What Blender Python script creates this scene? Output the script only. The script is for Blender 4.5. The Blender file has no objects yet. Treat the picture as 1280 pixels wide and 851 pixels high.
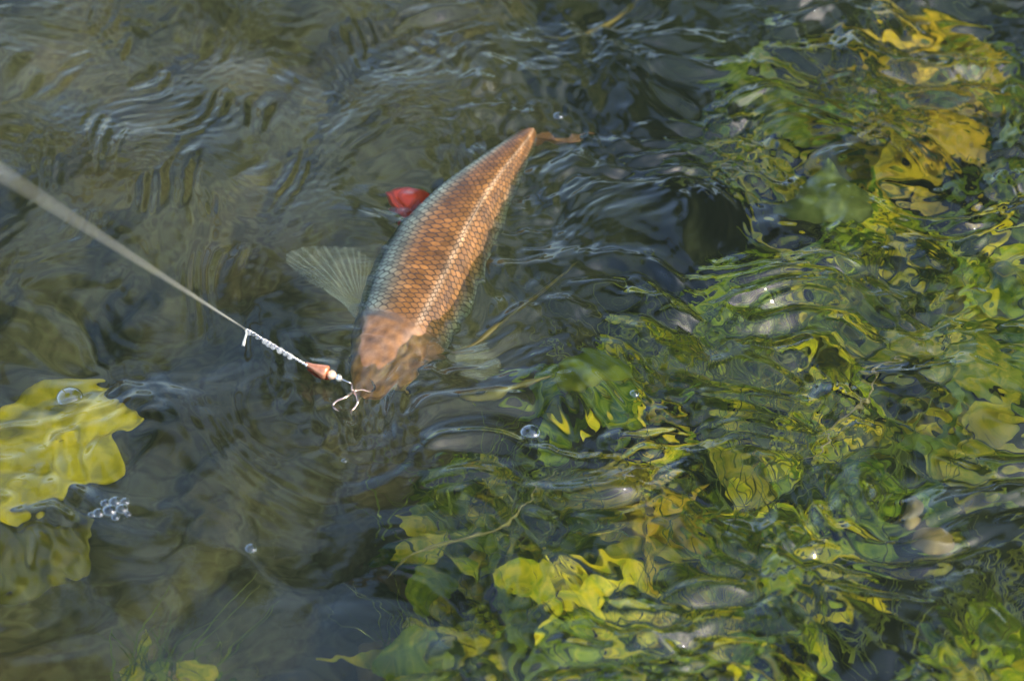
import bpy, bmesh, math, random
import numpy as np
from mathutils import Vector, Matrix, Quaternion

# ------------------------------------------------------------------ camera, sky, sun, exposure
sc = bpy.context.scene
COL = sc.collection
DEP = math.radians(45.0)                 # how far the camera looks down
DIST = 3.0
FOV = 2 * math.atan(0.5 / DIST)          # one metre of water across the middle of the frame
CAM = Vector((0, -DIST * math.cos(DEP), DIST * math.sin(DEP)))
cam = bpy.data.cameras.new('camera')
camo = bpy.data.objects.new('camera', cam)
COL.objects.link(camo)
camo.location = CAM
camo.rotation_euler = (math.pi / 2 - DEP, 0, 0)
cam.sensor_width = 36.0
cam.angle = FOV
cam.clip_end = 500
cam.dof.use_dof = True
cam.dof.focus_distance = 3.0
cam.dof.aperture_fstop = cam.lens / 30.0
sc.camera = camo

SUN_AZ, SUN_EL = math.radians(112), math.radians(46)
world = bpy.data.worlds.new('World')
sc.world = world
world.use_nodes = True
nt = world.node_tree
sky = nt.nodes.new('ShaderNodeTexSky')
sky.sky_type = 'NISHITA'
sky.sun_disc = False
sky.sun_elevation = SUN_EL
sky.sun_rotation = SUN_AZ
sky.dust_density = 1.3
sky.air_density = 1.0
sky.ozone_density = 1.0
nt.links.new(sky.outputs[0], nt.nodes['Background'].inputs[0])
nt.nodes['Background'].inputs[1].default_value = 0.15
SUN_DIR = Vector((math.sin(SUN_AZ) * math.cos(SUN_EL), math.cos(SUN_AZ) * math.cos(SUN_EL), math.sin(SUN_EL)))
sl = bpy.data.lights.new('sun', 'SUN')
sl.energy = 3.1
sl.angle = math.radians(0.6)
sl.color = (1.0, 0.90, 0.74)
slo = bpy.data.objects.new('sun', sl)
COL.objects.link(slo)
slo.rotation_euler = SUN_DIR.to_track_quat('Z', 'Y').to_euler()
vs = sc.view_settings
vs.view_transform = 'Standard'
vs.look = 'None'
vs.exposure = 1.35
vs.gamma = 1.0
sc.render.engine = 'CYCLES'
cy = sc.cycles
cy.use_denoising = True
cy.denoiser = 'OPENIMAGEDENOISE'
cy.denoising_input_passes = 'RGB_ALBEDO_NORMAL'
cy.max_bounces = 10
cy.diffuse_bounces = 3
cy.glossy_bounces = 4
cy.transmission_bounces = 8
cy.transparent_max_bounces = 12
cy.caustics_refractive = True
cy.caustics_reflective = False
cy.blur_glossy = 0.7
cy.sample_clamp_indirect = 12.0

# ------------------------------------------------------------------ helpers
rng = np.random.default_rng(7)
rnd = random.Random(11)
FPX = 640 / math.tan(FOV / 2)
FWD = Vector((0, math.cos(DEP), -math.sin(DEP)))
UPV = Vector((0, math.sin(DEP), math.cos(DEP)))

def ray(px, py):
    return (FWD + Vector((1, 0, 0)) * ((px - 640) / FPX) + UPV * (-(py - 425.5) / FPX)).normalized()

def at(px, py, z=0.0):
    """a pixel of the photograph to the point at height z (bent by the water when z is under it)"""
    d = ray(px, py)
    if z >= 0:
        return CAM + d * ((z - CAM.z) / d.z)
    p = CAM + d * (-CAM.z / d.z)
    h = Vector((d.x, d.y, 0))
    hr = h / 1.333
    r = Vector((hr.x, hr.y, -math.sqrt(1 - hr.length_squared)))
    return p + r * (z / r.z)

def along(px, py, dist):
    return CAM + ray(px, py) * dist

def np_mesh(name, V, F):
    m = bpy.data.meshes.new(name)
    V = np.asarray(V, 'f'); F = np.asarray(F, 'i')
    k = F.shape[1]
    m.vertices.add(len(V)); m.vertices.foreach_set('co', V.ravel())
    m.loops.add(F.size); m.loops.foreach_set('vertex_index', F.ravel())
    m.polygons.add(len(F)); m.polygons.foreach_set('loop_start', np.arange(0, F.size, k, dtype='i'))
    m.update(calc_edges=True)
    m.shade_smooth()
    return m

def grid_faces(nu, nv, wrap=False):
    i = np.arange(nu * nv).reshape(nu, nv)
    if wrap:
        j = np.concatenate([i, i[:, :1]], 1)
    else:
        j = i
    return np.stack([j[:-1, :-1], j[:-1, 1:], j[1:, 1:], j[1:, :-1]], -1).reshape(-1, 4)

def link(name, mesh, mat=None, parent=None, loc=None):
    o = bpy.data.objects.new(name, mesh)
    COL.objects.link(o)
    if mat is not None and mesh is not None and not mesh.materials:
        mesh.materials.append(mat)
    if parent is not None:
        o.parent = parent
    if loc is not None:
        o.location = loc
    return o

def tag(o, label=None, cat=None, group=None, kind=None):
    if label: o['label'] = label
    if cat: o['category'] = cat
    if group: o['group'] = group
    if kind: o['kind'] = kind
    return o

def empty(name, loc, label=None, cat=None, group=None):
    o = bpy.data.objects.new(name, None)
    COL.objects.link(o)
    o.location = loc
    o.empty_display_size = 0.01
    return tag(o, label, cat, group)

class Tubes:
    """collects tubes, spheres and lathes into one mesh"""
    def __init__(self):
        self.V = []; self.F = []; self.n = 0
    def add(self, V, F):
        self.V.append(np.asarray(V, float)); self.F.append(np.asarray(F) + self.n); self.n += len(V)
    def tube(self, pts, radii, seg=8, cap=True):
        P = np.array([tuple(p) for p in pts], float)
        R = np.broadcast_to(np.asarray(radii, float), (len(P),))
        if cap:
            P = np.concatenate([P[:1], P, P[-1:]]); R = np.concatenate([[1e-5], R, [1e-5]])
        T = np.gradient(P, axis=0)
        T[0] = P[min(2, len(P) - 1)] - P[0]; T[-1] = P[-1] - P[max(0, len(P) - 3)]
        T /= np.linalg.norm(T, axis=1)[:, None] + 1e-12
        ref = np.array([0.31, 0.17, 0.93])
        rings = []
        a = np.arange(seg) * 2 * math.pi / seg
        for p, t, r in zip(P, T, R):
            s = np.cross(t, ref); s /= np.linalg.norm(s) + 1e-12
            u = np.cross(s, t)
            rings.append(p + r * (np.cos(a)[:, None] * s + np.sin(a)[:, None] * u))
        self.add(np.concatenate(rings), grid_faces(len(P), seg, True))
        return self
    def ball(self, c, r, scale=(1, 1, 1), nu=9, nv=12):
        th = np.linspace(0.02, math.pi - 0.02, nu)[:, None]; ph = (np.arange(nv) * 2 * math.pi / nv)[None]
        V = np.stack([np.sin(th) * np.cos(ph), np.sin(th) * np.sin(ph), np.cos(th) + 0 * ph], -1).reshape(-1, 3)
        self.add(np.array(tuple(c)) + r * V * np.array(scale), grid_faces(nu, nv, True)[:, ::-1])
        return self
    def mesh(self, name):
        return np_mesh(name, np.concatenate(self.V), np.concatenate(self.F))
    def build(self, name, mat, parent=None):
        o = link(name, self.mesh(name), mat)
        if parent is not None:
            o.parent = parent
            o.location = -Vector(parent.location)
        return o

def smooth_path(pts, n):
    """Catmull-Rom through points"""
    P = np.array([tuple(p) for p in pts], float)
    P = np.concatenate([2 * P[:1] - P[1:2], P, 2 * P[-1:] - P[-2:-1]])
    m = len(P) - 3
    out = []
    for s in np.linspace(0, m - 1e-6, n):
        i = int(s); t = s - i
        a, b, c, d = P[i:i + 4]
        out.append(0.5 * (2 * b + (c - a) * t + (2 * a - 5 * b + 4 * c - d) * t * t + (3 * b - a - 3 * c + d) * t ** 3))
    return np.array(out)

def sstep(a, b, x):
    t = np.clip((x - a) / (b - a), 0, 1)
    return t * t * (3 - 2 * t)

def field(X, Y, wl0, wl1, n, seed, ang=None, spread=math.pi):
    """smooth random field with unit-ish variance"""
    r = np.random.default_rng(seed)
    H = np.zeros_like(X)
    for _ in range(n):
        wl = math.exp(r.uniform(math.log(wl0), math.log(wl1)))
        a = r.uniform(0, 2 * math.pi) if ang is None else ang + r.normal() * spread
        k = 2 * math.pi / wl
        H += np.sin(k * (X * math.cos(a) + Y * math.sin(a)) + r.uniform(0, 6.283))
    return H * math.sqrt(2 / n)

# ------------------------------------------------------------------ materials
def new_mat(name):
    m = bpy.data.materials.new(name)
    m.use_nodes = True
    return m, m.node_tree, m.node_tree.nodes['Principled BSDF']

def node(nt, typ, **kw):
    n = nt.nodes.new(typ)
    for k, v in kw.items():
        if k.startswith('i_'):
            n.inputs[k[2:].replace('_', ' ')].default_value = v
        else:
            setattr(n, k, v)
    return n

def ramp(nt, stops):
    r = nt.nodes.new('ShaderNodeValToRGB')
    e = r.color_ramp.elements
    while len(e) < len(stops):
        e.new(0.5)
    for el, (p, c) in zip(e, stops):
        el.position = p; el.color = (*c, 1)
    return r

def water_mat():
    m, nt, p = new_mat('river_water')
    nt.nodes.remove(p)
    out = nt.nodes['Material Output']
    rf = node(nt, 'ShaderNodeBsdfRefraction')
    rf.inputs['IOR'].default_value = 1.333
    rf.inputs['Roughness'].default_value = 0.045
    rf.inputs['Color'].default_value = (0.92, 0.97, 0.82, 1)
    gl = node(nt, 'ShaderNodeBsdfGlossy')
    gl.inputs['Roughness'].default_value = 0.0
    lw = node(nt, 'ShaderNodeLayerWeight')
    lw.inputs['Blend'].default_value = 0.5
    pw = node(nt, 'ShaderNodeMath', operation='POWER'); pw.inputs[1].default_value = 4.0
    nt.links.new(lw.outputs['Facing'], pw.inputs[0])
    mr = node(nt, 'ShaderNodeMapRange'); mr.inputs['To Min'].default_value = 0.054; mr.inputs['To Max'].default_value = 1.0
    nt.links.new(pw.outputs[0], mr.inputs['Value'])
    g = node(nt, 'ShaderNodeMixShader')
    nt.links.new(mr.outputs[0], g.inputs[0])
    nt.links.new(rf.outputs[0], g.inputs[1]); nt.links.new(gl.outputs[0], g.inputs[2])
    # fine silt carried in the top of the water
    d = node(nt, 'ShaderNodeBsdfDiffuse')
    tc = node(nt, 'ShaderNodeTexCoord')
    nz = node(nt, 'ShaderNodeTexNoise', i_Scale=4.0, i_Detail=3.0)
    nt.links.new(tc.outputs['Object'], nz.inputs['Vector'])
    r = ramp(nt, [(0.3, (0.003, 0.0042, 0.0034)), (0.7, (0.006, 0.0076, 0.006))])
    nt.links.new(nz.outputs['Fac'], r.inputs[0])
    nt.links.new(r.outputs[0], d.inputs[0])
    a = node(nt, 'ShaderNodeAddShader')
    nt.links.new(g.outputs[0], a.inputs[0]); nt.links.new(d.outputs[0], a.inputs[1])
    nt.links.new(a.outputs[0], out.inputs[0])
    return m

def bed_mat():
    m, nt, p = new_mat('river_silt')
    tc = node(nt, 'ShaderNodeTexCoord')
    n1 = node(nt, 'ShaderNodeTexNoise', i_Scale=5.0, i_Detail=6.0, i_Roughness=0.6)
    n2 = node(nt, 'ShaderNodeTexNoise', i_Scale=60.0, i_Detail=4.0)
    nt.links.new(tc.outputs['Object'], n1.inputs['Vector']); nt.links.new(tc.outputs['Object'], n2.inputs['Vector'])
    r = ramp(nt, [(0.3, (0.042, 0.044, 0.026)), (0.5, (0.062, 0.060, 0.031)), (0.70, (0.092, 0.074, 0.034))])
    nt.links.new(n1.outputs['Fac'], r.inputs[0])
    r2 = ramp(nt, [(0.35, (0.6, 0.6, 0.6)), (0.65, (1.2, 1.2, 1.2))])
    nt.links.new(n2.outputs['Fac'], r2.inputs[0])
    mx = node(nt, 'ShaderNodeMix', data_type='RGBA', blend_type='MULTIPLY')
    mx.inputs[0].default_value = 1
    nt.links.new(r.outputs[0], mx.inputs[6]); nt.links.new(r2.outputs[0], mx.inputs[7])
    sx = node(nt, 'ShaderNodeSeparateXYZ')
    nt.links.new(tc.outputs['Object'], sx.inputs[0])
    mr = node(nt, 'ShaderNodeMapRange', interpolation_type='SMOOTHSTEP')
    mr.inputs['From Min'].default_value = -0.15; mr.inputs['From Max'].default_value = 0.2
    nt.links.new(sx.outputs[0], mr.inputs['Value'])
    m2 = node(nt, 'ShaderNodeMix', data_type='RGBA')
    nt.links.new(mr.outputs[0], m2.inputs[0]); nt.links.new(mx.outputs[2], m2.inputs[6])
    m2.inputs[7].default_value = (0.016, 0.020, 0.010, 1)      # bed turns darker towards the weedy side
    nt.links.new(m2.outputs[2], p.inputs['Base Color'])
    p.inputs['Roughness'].default_value = 0.9
    p.inputs['Specular IOR Level'].default_value = 0.1
    return m

def leaf_mat(name, c0, c1, c2, trans=0.35, scale=5.0):
    m, nt, p = new_mat(name)
    out = nt.nodes['Material Output']
    tc = node(nt, 'ShaderNodeTexCoord')
    oi = node(nt, 'ShaderNodeObjectInfo')
    nz = node(nt, 'ShaderNodeTexNoise', i_Scale=scale, i_Detail=6.0, i_Roughness=0.65)
    nt.links.new(tc.outputs['Object'], nz.inputs['Vector'])
    ma = node(nt, 'ShaderNodeMath', operation='MULTIPLY_ADD')
    nt.links.new(oi.outputs['Random'], ma.inputs[0]); ma.inputs[1].default_value = 0.45
    ad = node(nt, 'ShaderNodeMath', operation='SUBTRACT'); ad.inputs[1].default_value = 0.22
    nt.links.new(nz.outputs['Fac'], ad.inputs[0])
    nt.links.new(ad.outputs[0], ma.inputs[2])
    r = ramp(nt, [(0.2, c0), (0.5, c1), (0.8, c2)])
    nt.links.new(ma.outputs[0], r.inputs[0])
    nt.links.new(r.outputs[0], p.inputs['Base Color'])
    p.inputs['Roughness'].default_value = 0.5
    p.inputs['Specular IOR Level'].default_value = 0.15
    t = node(nt, 'ShaderNodeBsdfTranslucent')
    nt.links.new(r.outputs[0], t.inputs[0])
    mx = node(nt, 'ShaderNodeMixShader'); mx.inputs[0].default_value = trans
    nt.links.new(p.outputs[0], mx.inputs[1]); nt.links.new(t.outputs[0], mx.inputs[2])
    nt.links.new(mx.outputs[0], out.inputs[0])
    return m

def simple_mat(name, c, rough=0.4, metal=0.0, var=0.25, scale=80, spec=0.5, coat=0.0):
    m, nt, p = new_mat(name)
    tc = node(nt, 'ShaderNodeTexCoord')
    nz = node(nt, 'ShaderNodeTexNoise', i_Scale=scale, i_Detail=4.0)
    nt.links.new(tc.outputs['Object'], nz.inputs['Vector'])
    r = ramp(nt, [(0.3, tuple(x * (1 - var) for x in c)), (0.7, tuple(min(1, x * (1 + var)) for x in c))])
    nt.links.new(nz.outputs['Fac'], r.inputs[0])
    nt.links.new(r.outputs[0], p.inputs['Base Color'])
    p.inputs['Roughness'].default_value = rough
    p.inputs['Metallic'].default_value = metal
    p.inputs['Specular IOR Level'].default_value = spec
    p.inputs['Coat Weight'].default_value = coat
    p.inputs['Coat Roughness'].default_value = 0.08
    return m

def body_mat():
    m, nt, p = new_mat('fish_skin')
    at_ = node(nt, 'ShaderNodeAttribute', attribute_name='pigment_and_light')
    tc = node(nt, 'ShaderNodeTexCoord')
    nz = node(nt, 'ShaderNodeTexNoise', i_Scale=120.0, i_Detail=4.0, i_Roughness=0.65)
    nt.links.new(tc.outputs['Object'], nz.inputs['Vector'])
    r = ramp(nt, [(0.3, (0.72, 0.72, 0.72)), (0.7, (1.2, 1.2, 1.2))])
    nt.links.new(nz.outputs['Fac'], r.inputs[0])
    mx = node(nt, 'ShaderNodeMix', data_type='RGBA', blend_type='MULTIPLY')
    mx.inputs[0].default_value = 1
    nt.links.new(at_.outputs['Color'], mx.inputs[6]); nt.links.new(r.outputs[0], mx.inputs[7])
    nt.links.new(mx.outputs[2], p.inputs['Base Color'])
    p.inputs['Roughness'].default_value = 0.55
    p.inputs['Specular IOR Level'].default_value = 0.25
    p.inputs['Coat Weight'].default_value = 0.5
    p.inputs['Coat Roughness'].default_value = 0.12
    return m

def fin_mat(name, c, alpha, ray_dark=0.5):
    m, nt, p = new_mat(name)
    out = nt.nodes['Material Output']
    at_ = node(nt, 'ShaderNodeAttribute', attribute_name='fin_ray')
    r = ramp(nt, [(0.0, c), (1.0, tuple(x * ray_dark for x in c))])
    nt.links.new(at_.outputs['Fac'], r.inputs[0])
    nt.links.new(r.outputs[0], p.inputs['Base Color'])
    p.inputs['Roughness'].default_value = 0.3
    t = node(nt, 'ShaderNodeBsdfTransparent')
    ma = node(nt, 'ShaderNodeMapRange')
    ma.inputs['To Min'].default_value = alpha; ma.inputs['To Max'].default_value = min(1, alpha + 0.2)
    nt.links.new(at_.outputs['Fac'], ma.inputs['Value'])
    mx = node(nt, 'ShaderNodeMixShader')
    nt.links.new(ma.outputs[0], mx.inputs[0])
    nt.links.new(t.outputs[0], mx.inputs[1]); nt.links.new(p.outputs[0], mx.inputs[2])
    nt.links.new(mx.outputs[0], out.inputs[0])
    return m

def bubble_mat():
    m, nt, p = new_mat('bubble_film')
    nt.nodes.remove(p)
    out = nt.nodes['Material Output']
    t = node(nt, 'ShaderNodeBsdfTransparent'); t.inputs[0].default_value = (0.93, 0.95, 0.95, 1)
    g = node(nt, 'ShaderNodeBsdfGlossy'); g.inputs['Roughness'].default_value = 0.06
    lw = node(nt, 'ShaderNodeLayerWeight'); lw.inputs['Blend'].default_value = 0.35
    ma = node(nt, 'ShaderNodeMapRange')
    ma.inputs['To Min'].default_value = 0.12; ma.inputs['To Max'].default_value = 0.8
    nt.links.new(lw.outputs['Facing'], ma.inputs['Value'])
    mx = node(nt, 'ShaderNodeMixShader')
    nt.links.new(ma.outputs[0], mx.inputs[0]); nt.links.new(t.outputs[0], mx.inputs[1]); nt.links.new(g.outputs[0], mx.inputs[2])
    nt.links.new(mx.outputs[0], out.inputs[0])
    return m

M_WATER = water_mat()
M_BED = bed_mat()
M_BRIGHT = leaf_mat('pondweed_yellow_green', (0.03, 0.10, 0.004), (0.24, 0.31, 0.006), (0.66, 0.52, 0.012))
M_OLIVE = leaf_mat('pondweed_olive', (0.025, 0.07, 0.005), (0.12, 0.16, 0.008), (0.32, 0.27, 0.015))
M_OCHRE = leaf_mat('pondweed_ochre', (0.14, 0.13, 0.006), (0.40, 0.32, 0.010), (0.58, 0.38, 0.02))
M_DARK = leaf_mat('pondweed_dark', (0.012, 0.025, 0.004), (0.03, 0.05, 0.006), (0.06, 0.075, 0.01))
M_LILY = leaf_mat('lily_leaf_yellow', (0.15, 0.14, 0.010), (0.30, 0.26, 0.012), (0.42, 0.33, 0.014), 0.2, 40.0)
M_ALGAE = leaf_mat('algae_green', (0.03, 0.06, 0.008), (0.10, 0.12, 0.012), (0.20, 0.17, 0.02), 0.3)
M_STEM = simple_mat('weed_stem_olive', (0.06, 0.052, 0.010), 0.5, var=0.35, scale=40, spec=0.2)
M_STONE = simple_mat('mossy_stone', (0.14, 0.10, 0.04), 0.8, var=0.5, scale=25, spec=0.2)
M_FISH = body_mat()
M_WET_LINE = simple_mat('braided_line', (0.42, 0.43, 0.38), 0.45, var=0.1, scale=400)
M_STEEL = simple_mat('leader_steel', (0.62, 0.58, 0.54), 0.18, 1.0, 0.1, 300)
M_COPPER = simple_mat('lure_copper', (0.75, 0.30, 0.16), 0.25, 0.55, 0.2, 200, coat=0.5)
M_HOOK = simple_mat('hook_bronze', (0.62, 0.45, 0.36), 0.22, 1.0, 0.15, 300)
M_BUBBLE = bubble_mat()

# ------------------------------------------------------------------ river bed
def stretch(c0, c1, step, far, n):
    core = np.arange(c0, c1 + step / 2, step)
    g = step * np.cumsum(np.geomspace(1.05, 1.0, n)) * 0
    s = np.cumsum(np.geomspace(step, far / 5, n))
    s = s * (far / s[-1])
    return np.concatenate([(core[0] - s)[::-1], core, core[-1] + s])

def bed_z(X, Y):
    z = -0.40 + 0.05 * np.sin(X * 3.1 + 0.6) + 0.03 * np.sin(Y * 4.3 + X * 1.7)
    z = z + 0.03 * sstep(0.1, 0.6, X)
    return z + 0.018 * field(X, Y, 0.08, 0.4, 24, 5)

gx = stretch(-1.0, 1.0, 0.012, 60, 40); gy = stretch(-0.8, 1.2, 0.012, 60, 40)
X, Y = np.meshgrid(gx, gy)
Z = bed_z(X, Y)
bed = link('river_bed', np_mesh('river_bed', np.stack([X, Y, Z], -1).reshape(-1, 3), grid_faces(len(gy), len(gx))), M_BED)
tag(bed, 'dark olive silt bottom of the river under the water', 'river bed', kind='structure')

# ------------------------------------------------------------------ fish body frame (needed by the water too)
L_RIDGE = [  # (u along the body, photo pixel of the back ridge, height over the water)
    (0.00, 452, 486, -0.014), (0.06, 470, 468, -0.005), (0.15, 499, 436, 0.006), (0.24, 523, 401, 0.013),
    (0.36, 546, 352, 0.017), (0.52, 575, 293, 0.019), (0.68, 607, 240, 0.018), (0.84, 642, 190, 0.012), (1.00, 667, 157, 0.002)]
PROF_U = np.array([0.0, .015, .04, .08, .13, .19, .25, .33, .43, .55, .68, .80, .90, 1.0])
PROF_W = np.array([.008, .019, .027, .034, .041, .047, .052, .056, .059, .057, .045, .030, .020, .0135])
PROF_H = np.array([.007, .015, .022, .029, .036, .042, .047, .052, .055, .052, .043, .033, .0265, .024])
def prof(u, tab):
    # smooth interpolation of the profile
    f = np.interp(u, PROF_U, tab)
    e = 0.02
    s = sum(np.interp(np.clip(u + k * e, 0, 1), PROF_U, tab) for k in (-1, -.5, 0, .5, 1)) / 5
    return np.where(u < 0.03, f, s)
ROLL = math.radians(25)
rid_u = np.array([r[0] for r in L_RIDGE])
rid_p = np.array([tuple(at(r[1], r[2], 0.0) if r[3] < 0 else at(r[1], r[2], r[3])) for r in L_RIDGE])
rid_p[:, 2] = [r[3] - 0.004 for r in L_RIDGE]
from numpy.polynomial import polynomial as npp
RID = [npp.polyfit(rid_u, rid_p[:, k], 5) for k in range(3)]
def ridge(u):
    return np.stack([npp.polyval(u, c) for c in RID], -1)
def frame(u):
    """ridge point, tangent, side (to the photograph's left), up of the rolled body"""
    u = np.asarray(u, float)
    p = ridge(u)
    t = (ridge(u + 0.01) - ridge(u - 0.01)); t /= np.linalg.norm(t, axis=-1, keepdims=True)
    s = np.cross(np.array([0, 0, 1.0]), t); s /= np.linalg.norm(s, axis=-1, keepdims=True)
    n = np.cross(t, s)
    U = math.cos(ROLL) * n - math.sin(ROLL) * s
    S = math.cos(ROLL) * s + math.sin(ROLL) * n
    return p, t, S, U
FISH_LEN = float(np.linalg.norm(np.diff(ridge(np.linspace(0, 1, 60)), axis=0), axis=1).sum())

# ------------------------------------------------------------------ water surface
gx = stretch(-0.72, 0.72, 0.0017, 60, 60); gy = stretch(-0.52, 0.66, 0.0017, 60, 60)
X, Y = np.meshgrid(gx, gy)
R = np.hypot(X / 1.1, Y)
near = 1 - sstep(0.75, 1.6, R)             # fine ripples only where the mesh can carry them
mid = 1 - sstep(2.5, 9, R)
WX = X + 0.012 * field(X, Y, 0.10, 0.35, 10, 21)
WY = Y + 0.012 * field(X, Y, 0.10, 0.35, 10, 22)
def spec(wl0, wl1, n, seed, slope, ang=None, spread=math.pi):
    r = np.random.default_rng(seed); H = np.zeros_like(X)
    for _ in range(n):
        wl = math.exp(r.uniform(math.log(wl0), math.log(wl1)))
        a = r.uniform(0, 2 * math.pi) if ang is None else ang + r.normal() * spread
        k = 2 * math.pi / wl
        H += np.sin(k * (WX * math.cos(a) + WY * math.sin(a)) + r.uniform(0, 6.283)) / k
    return H * slope * math.sqrt(2 / n)
def blob(px, py, rx, ry, ang=0.0):
    c = at(px, py); ca, sa = math.cos(ang), math.sin(ang)
    dx, dy = X - c.x, Y - c.y
    return np.exp(-(((dx * ca + dy * sa) / rx) ** 2 + ((-dx * sa + dy * ca) / ry) ** 2))
rightm = sstep(-0.22, 0.12, X + 0.05 * Y)
patch = sstep(-0.6, 1.2, field(X, Y, 0.12, 0.4, 16, 33))
H = spec(0.12, 0.45, 26, 1, 0.10) * mid
H += spec(0.045, 0.12, 36, 2, 0.12) * near * (0.35 + 0.8 * rightm)
H += spec(0.024, 0.065, 40, 3, 0.31, math.pi / 2 - 0.1, 0.30) * near * rightm * (0.35 + patch)
H += spec(0.013, 0.032, 36, 4, 0.16, math.pi / 2 + 0.2, 0.7) * near * (0.12 + 0.75 * rightm * patch)
H += spec(0.010, 0.020, 40, 14, 0.085, math.pi / 2 + 0.1, 0.8) * near * (0.15 + 0.8 * rightm + 0.7 * sstep(0.05, 0.35, Y))
# troubled water beside the fish
pr = ridge(np.linspace(0.0, 1.05, 24))
dfish = np.full_like(X, 9.0)
core = (np.abs(X) < 1) & (np.abs(Y) < 1)
for q in pr:
    dfish = np.minimum(dfish, np.hypot(X - q[0], Y - q[1]))
H += spec(0.013, 0.045, 44, 6, 0.26) * np.exp(-((dfish - 0.035) / 0.055) ** 2)
# rings running out from the lure and the snout, the wake at the tail
def rings(px, py, wl, slope, r0, s, a0, a1):
    c = at(px, py); dx, dy = WX - c.x, WY - c.y
    r = np.hypot(dx, dy); k = 2 * math.pi / wl
    th = np.arctan2(dy, dx)
    d = np.abs((th - (a0 + a1) / 2 + math.pi) % (2 * math.pi) - math.pi)
    w = 1 - sstep((a1 - a0) / 2 * 0.6, (a1 - a0) / 2, d)
    return slope / k * np.sin(k * r) * np.exp(-((r - r0) / s) ** 2) * w
H += rings(440, 470, 0.0125, 0.10, 0.13, 0.06, math.radians(170), math.radians(300))
H += rings(440, 470, 0.026, 0.10, 0.08, 0.08, math.radians(120), math.radians(350))
H += spec(0.012, 0.035, 30, 8, 0.16) * blob(470, 460, 0.05, 0.05)
H += rings(470, 480, 0.055, 0.10, 0.10, 0.10, math.radians(180), math.radians(360))
H += rings(560, 440, 0.010, 0.10, 0.14, 0.05, math.radians(-20), math.radians(50))
H += rings(640, 200, 0.030, 0.12, 0.10, 0.07, math.radians(-70), math.radians(110))
H += rings(560, 190, 0.024, 0.10, 0.05, 0.04, math.radians(60), math.radians(200))
# wave train on the calm side: steep short crests standing side by side
def train(px, py, rx, ry, ang, wl, slope, env=0.0):
    c = at(px, py); k = 2 * math.pi / wl
    ph = k * ((WX - c.x) * math.cos(ang) + (WY - c.y) * math.sin(ang))
    return slope / k * np.sin(ph + 0.8 * np.sin(ph * 0.37 + 1)) * blob(px, py, rx, ry, env)
dash = sstep(-0.1, 0.9, field(X, Y * 0.6, 0.035, 0.10, 30, 41)) * near
H += train(225, 200, 0.14, 0.17, math.radians(-14), 0.024, 0.36, math.radians(-20)) * dash
H += train(275, 300, 0.05, 0.12, math.radians(-4), 0.022, 0.36) * (0.25 + 0.75 * dash)
H += train(110, 70, 0.22, 0.12, math.radians(-30), 0.026, 0.30) * dash
H += train(480, 60, 0.16, 0.12, math.radians(25), 0.022, 0.26) * dash
H += train(980, 360, 0.22, 0.07, math.radians(92), 0.020, 0.20)
H += train(800, 540, 0.20, 0.06, math.radians(88), 0.030, 0.18)
H += train(1130, 400, 0.20, 0.12, math.radians(70), 0.028, 0.16)
H += spec(0.020, 0.055, 34, 9, 0.26, 1.2, 0.7) * blob(70, 560, 0.11, 0.15)
# the skin of water climbs a little where the fish breaks through
water = link('water', np_mesh('water', np.stack([X, Y, H], -1).reshape(-1, 3), grid_faces(len(gy), len(gx))), M_WATER)
tag(water, 'rippled greenish river water with sky reflections', 'water', kind='structure')

# ------------------------------------------------------------------ fish
NU, NV = 820, 400
u = np.linspace(0, 1, NU)[:, None] * np.ones((1, NV))
v = (np.arange(NV) * 2 * math.pi / NV - math.pi)[None] * np.ones((NU, 1))   # 0 = back, + = photo's left
hw, hh = prof(u, PROF_W), prof(u, PROF_H)
p, t, S, U = frame(u)
cv, sv = np.cos(v), np.sin(v)
ex = 0.9 + 0.35 * sstep(0.2, 1.0, cv)
cx = np.sign(sv) * np.abs(sv) ** ex * hw * np.where(v < 0, 0.84, 1.0)
cz = np.sign(cv) * np.abs(cv) ** ex * hh
C = p - U * hh[..., None]
P = C + S * cx[..., None] + U * cz[..., None]
Nn = (S * (sv / hw)[..., None] + U * (cv / hh)[..., None]); Nn /= np.linalg.norm(Nn, axis=-1, keepdims=True)
# scale lattice: columns along, rows around (arc length keeps the rows even)
ROWS = 46
a = (u + 0.012 * np.sin(2 * math.pi * u)) * 66.0 + 0.22 * field(u * 0.42, v * 0.05, 0.03, 0.12, 20, 94)
b = v / (2 * math.pi) * ROWS + 0.18 * field(u * 0.42, v * 0.05, 0.03, 0.12, 20, 95)
gill = 0.225 + 0.020 * np.cos(v * 1.3) - 0.012 * np.cos(2 * v)
scaled = sstep(0.0, 0.05, u - gill + 0.025)
best = np.full(u.shape, 1e9); hgt = np.zeros_like(u); edge = np.ones_like(u); idv = np.zeros_like(u)
j0 = np.floor(b)
RS = 0.80
for dj in (-1, 0, 1, 2):
    j = j0 + dj
    off = 0.5 * np.mod(j, 2)
    i0 = np.floor(a - off)
    for di in (-1, 0, 1):
        i = i0 + di
        dx = (a - (i + off)); dy = (b - j) * 0.92
        d = np.sqrt(dx * dx + dy * dy) / RS
        cover = (d < 1)
        take = cover & (i + off < best)
        best = np.where(take, i + off, best)
        hgt = np.where(take, (dx + RS) / (2 * RS), hgt)
        edge = np.where(take, 1 - d, edge)
        idv = np.where(take, np.mod(np.sin(i * 12.9898 + j * 78.233) * 43758.5453, 1), idv)
fade = scaled * (1 - 0.6 * sstep(0.9, 1.0, u))
disp = 0.0011 * (hgt - 0.5) * fade
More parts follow.
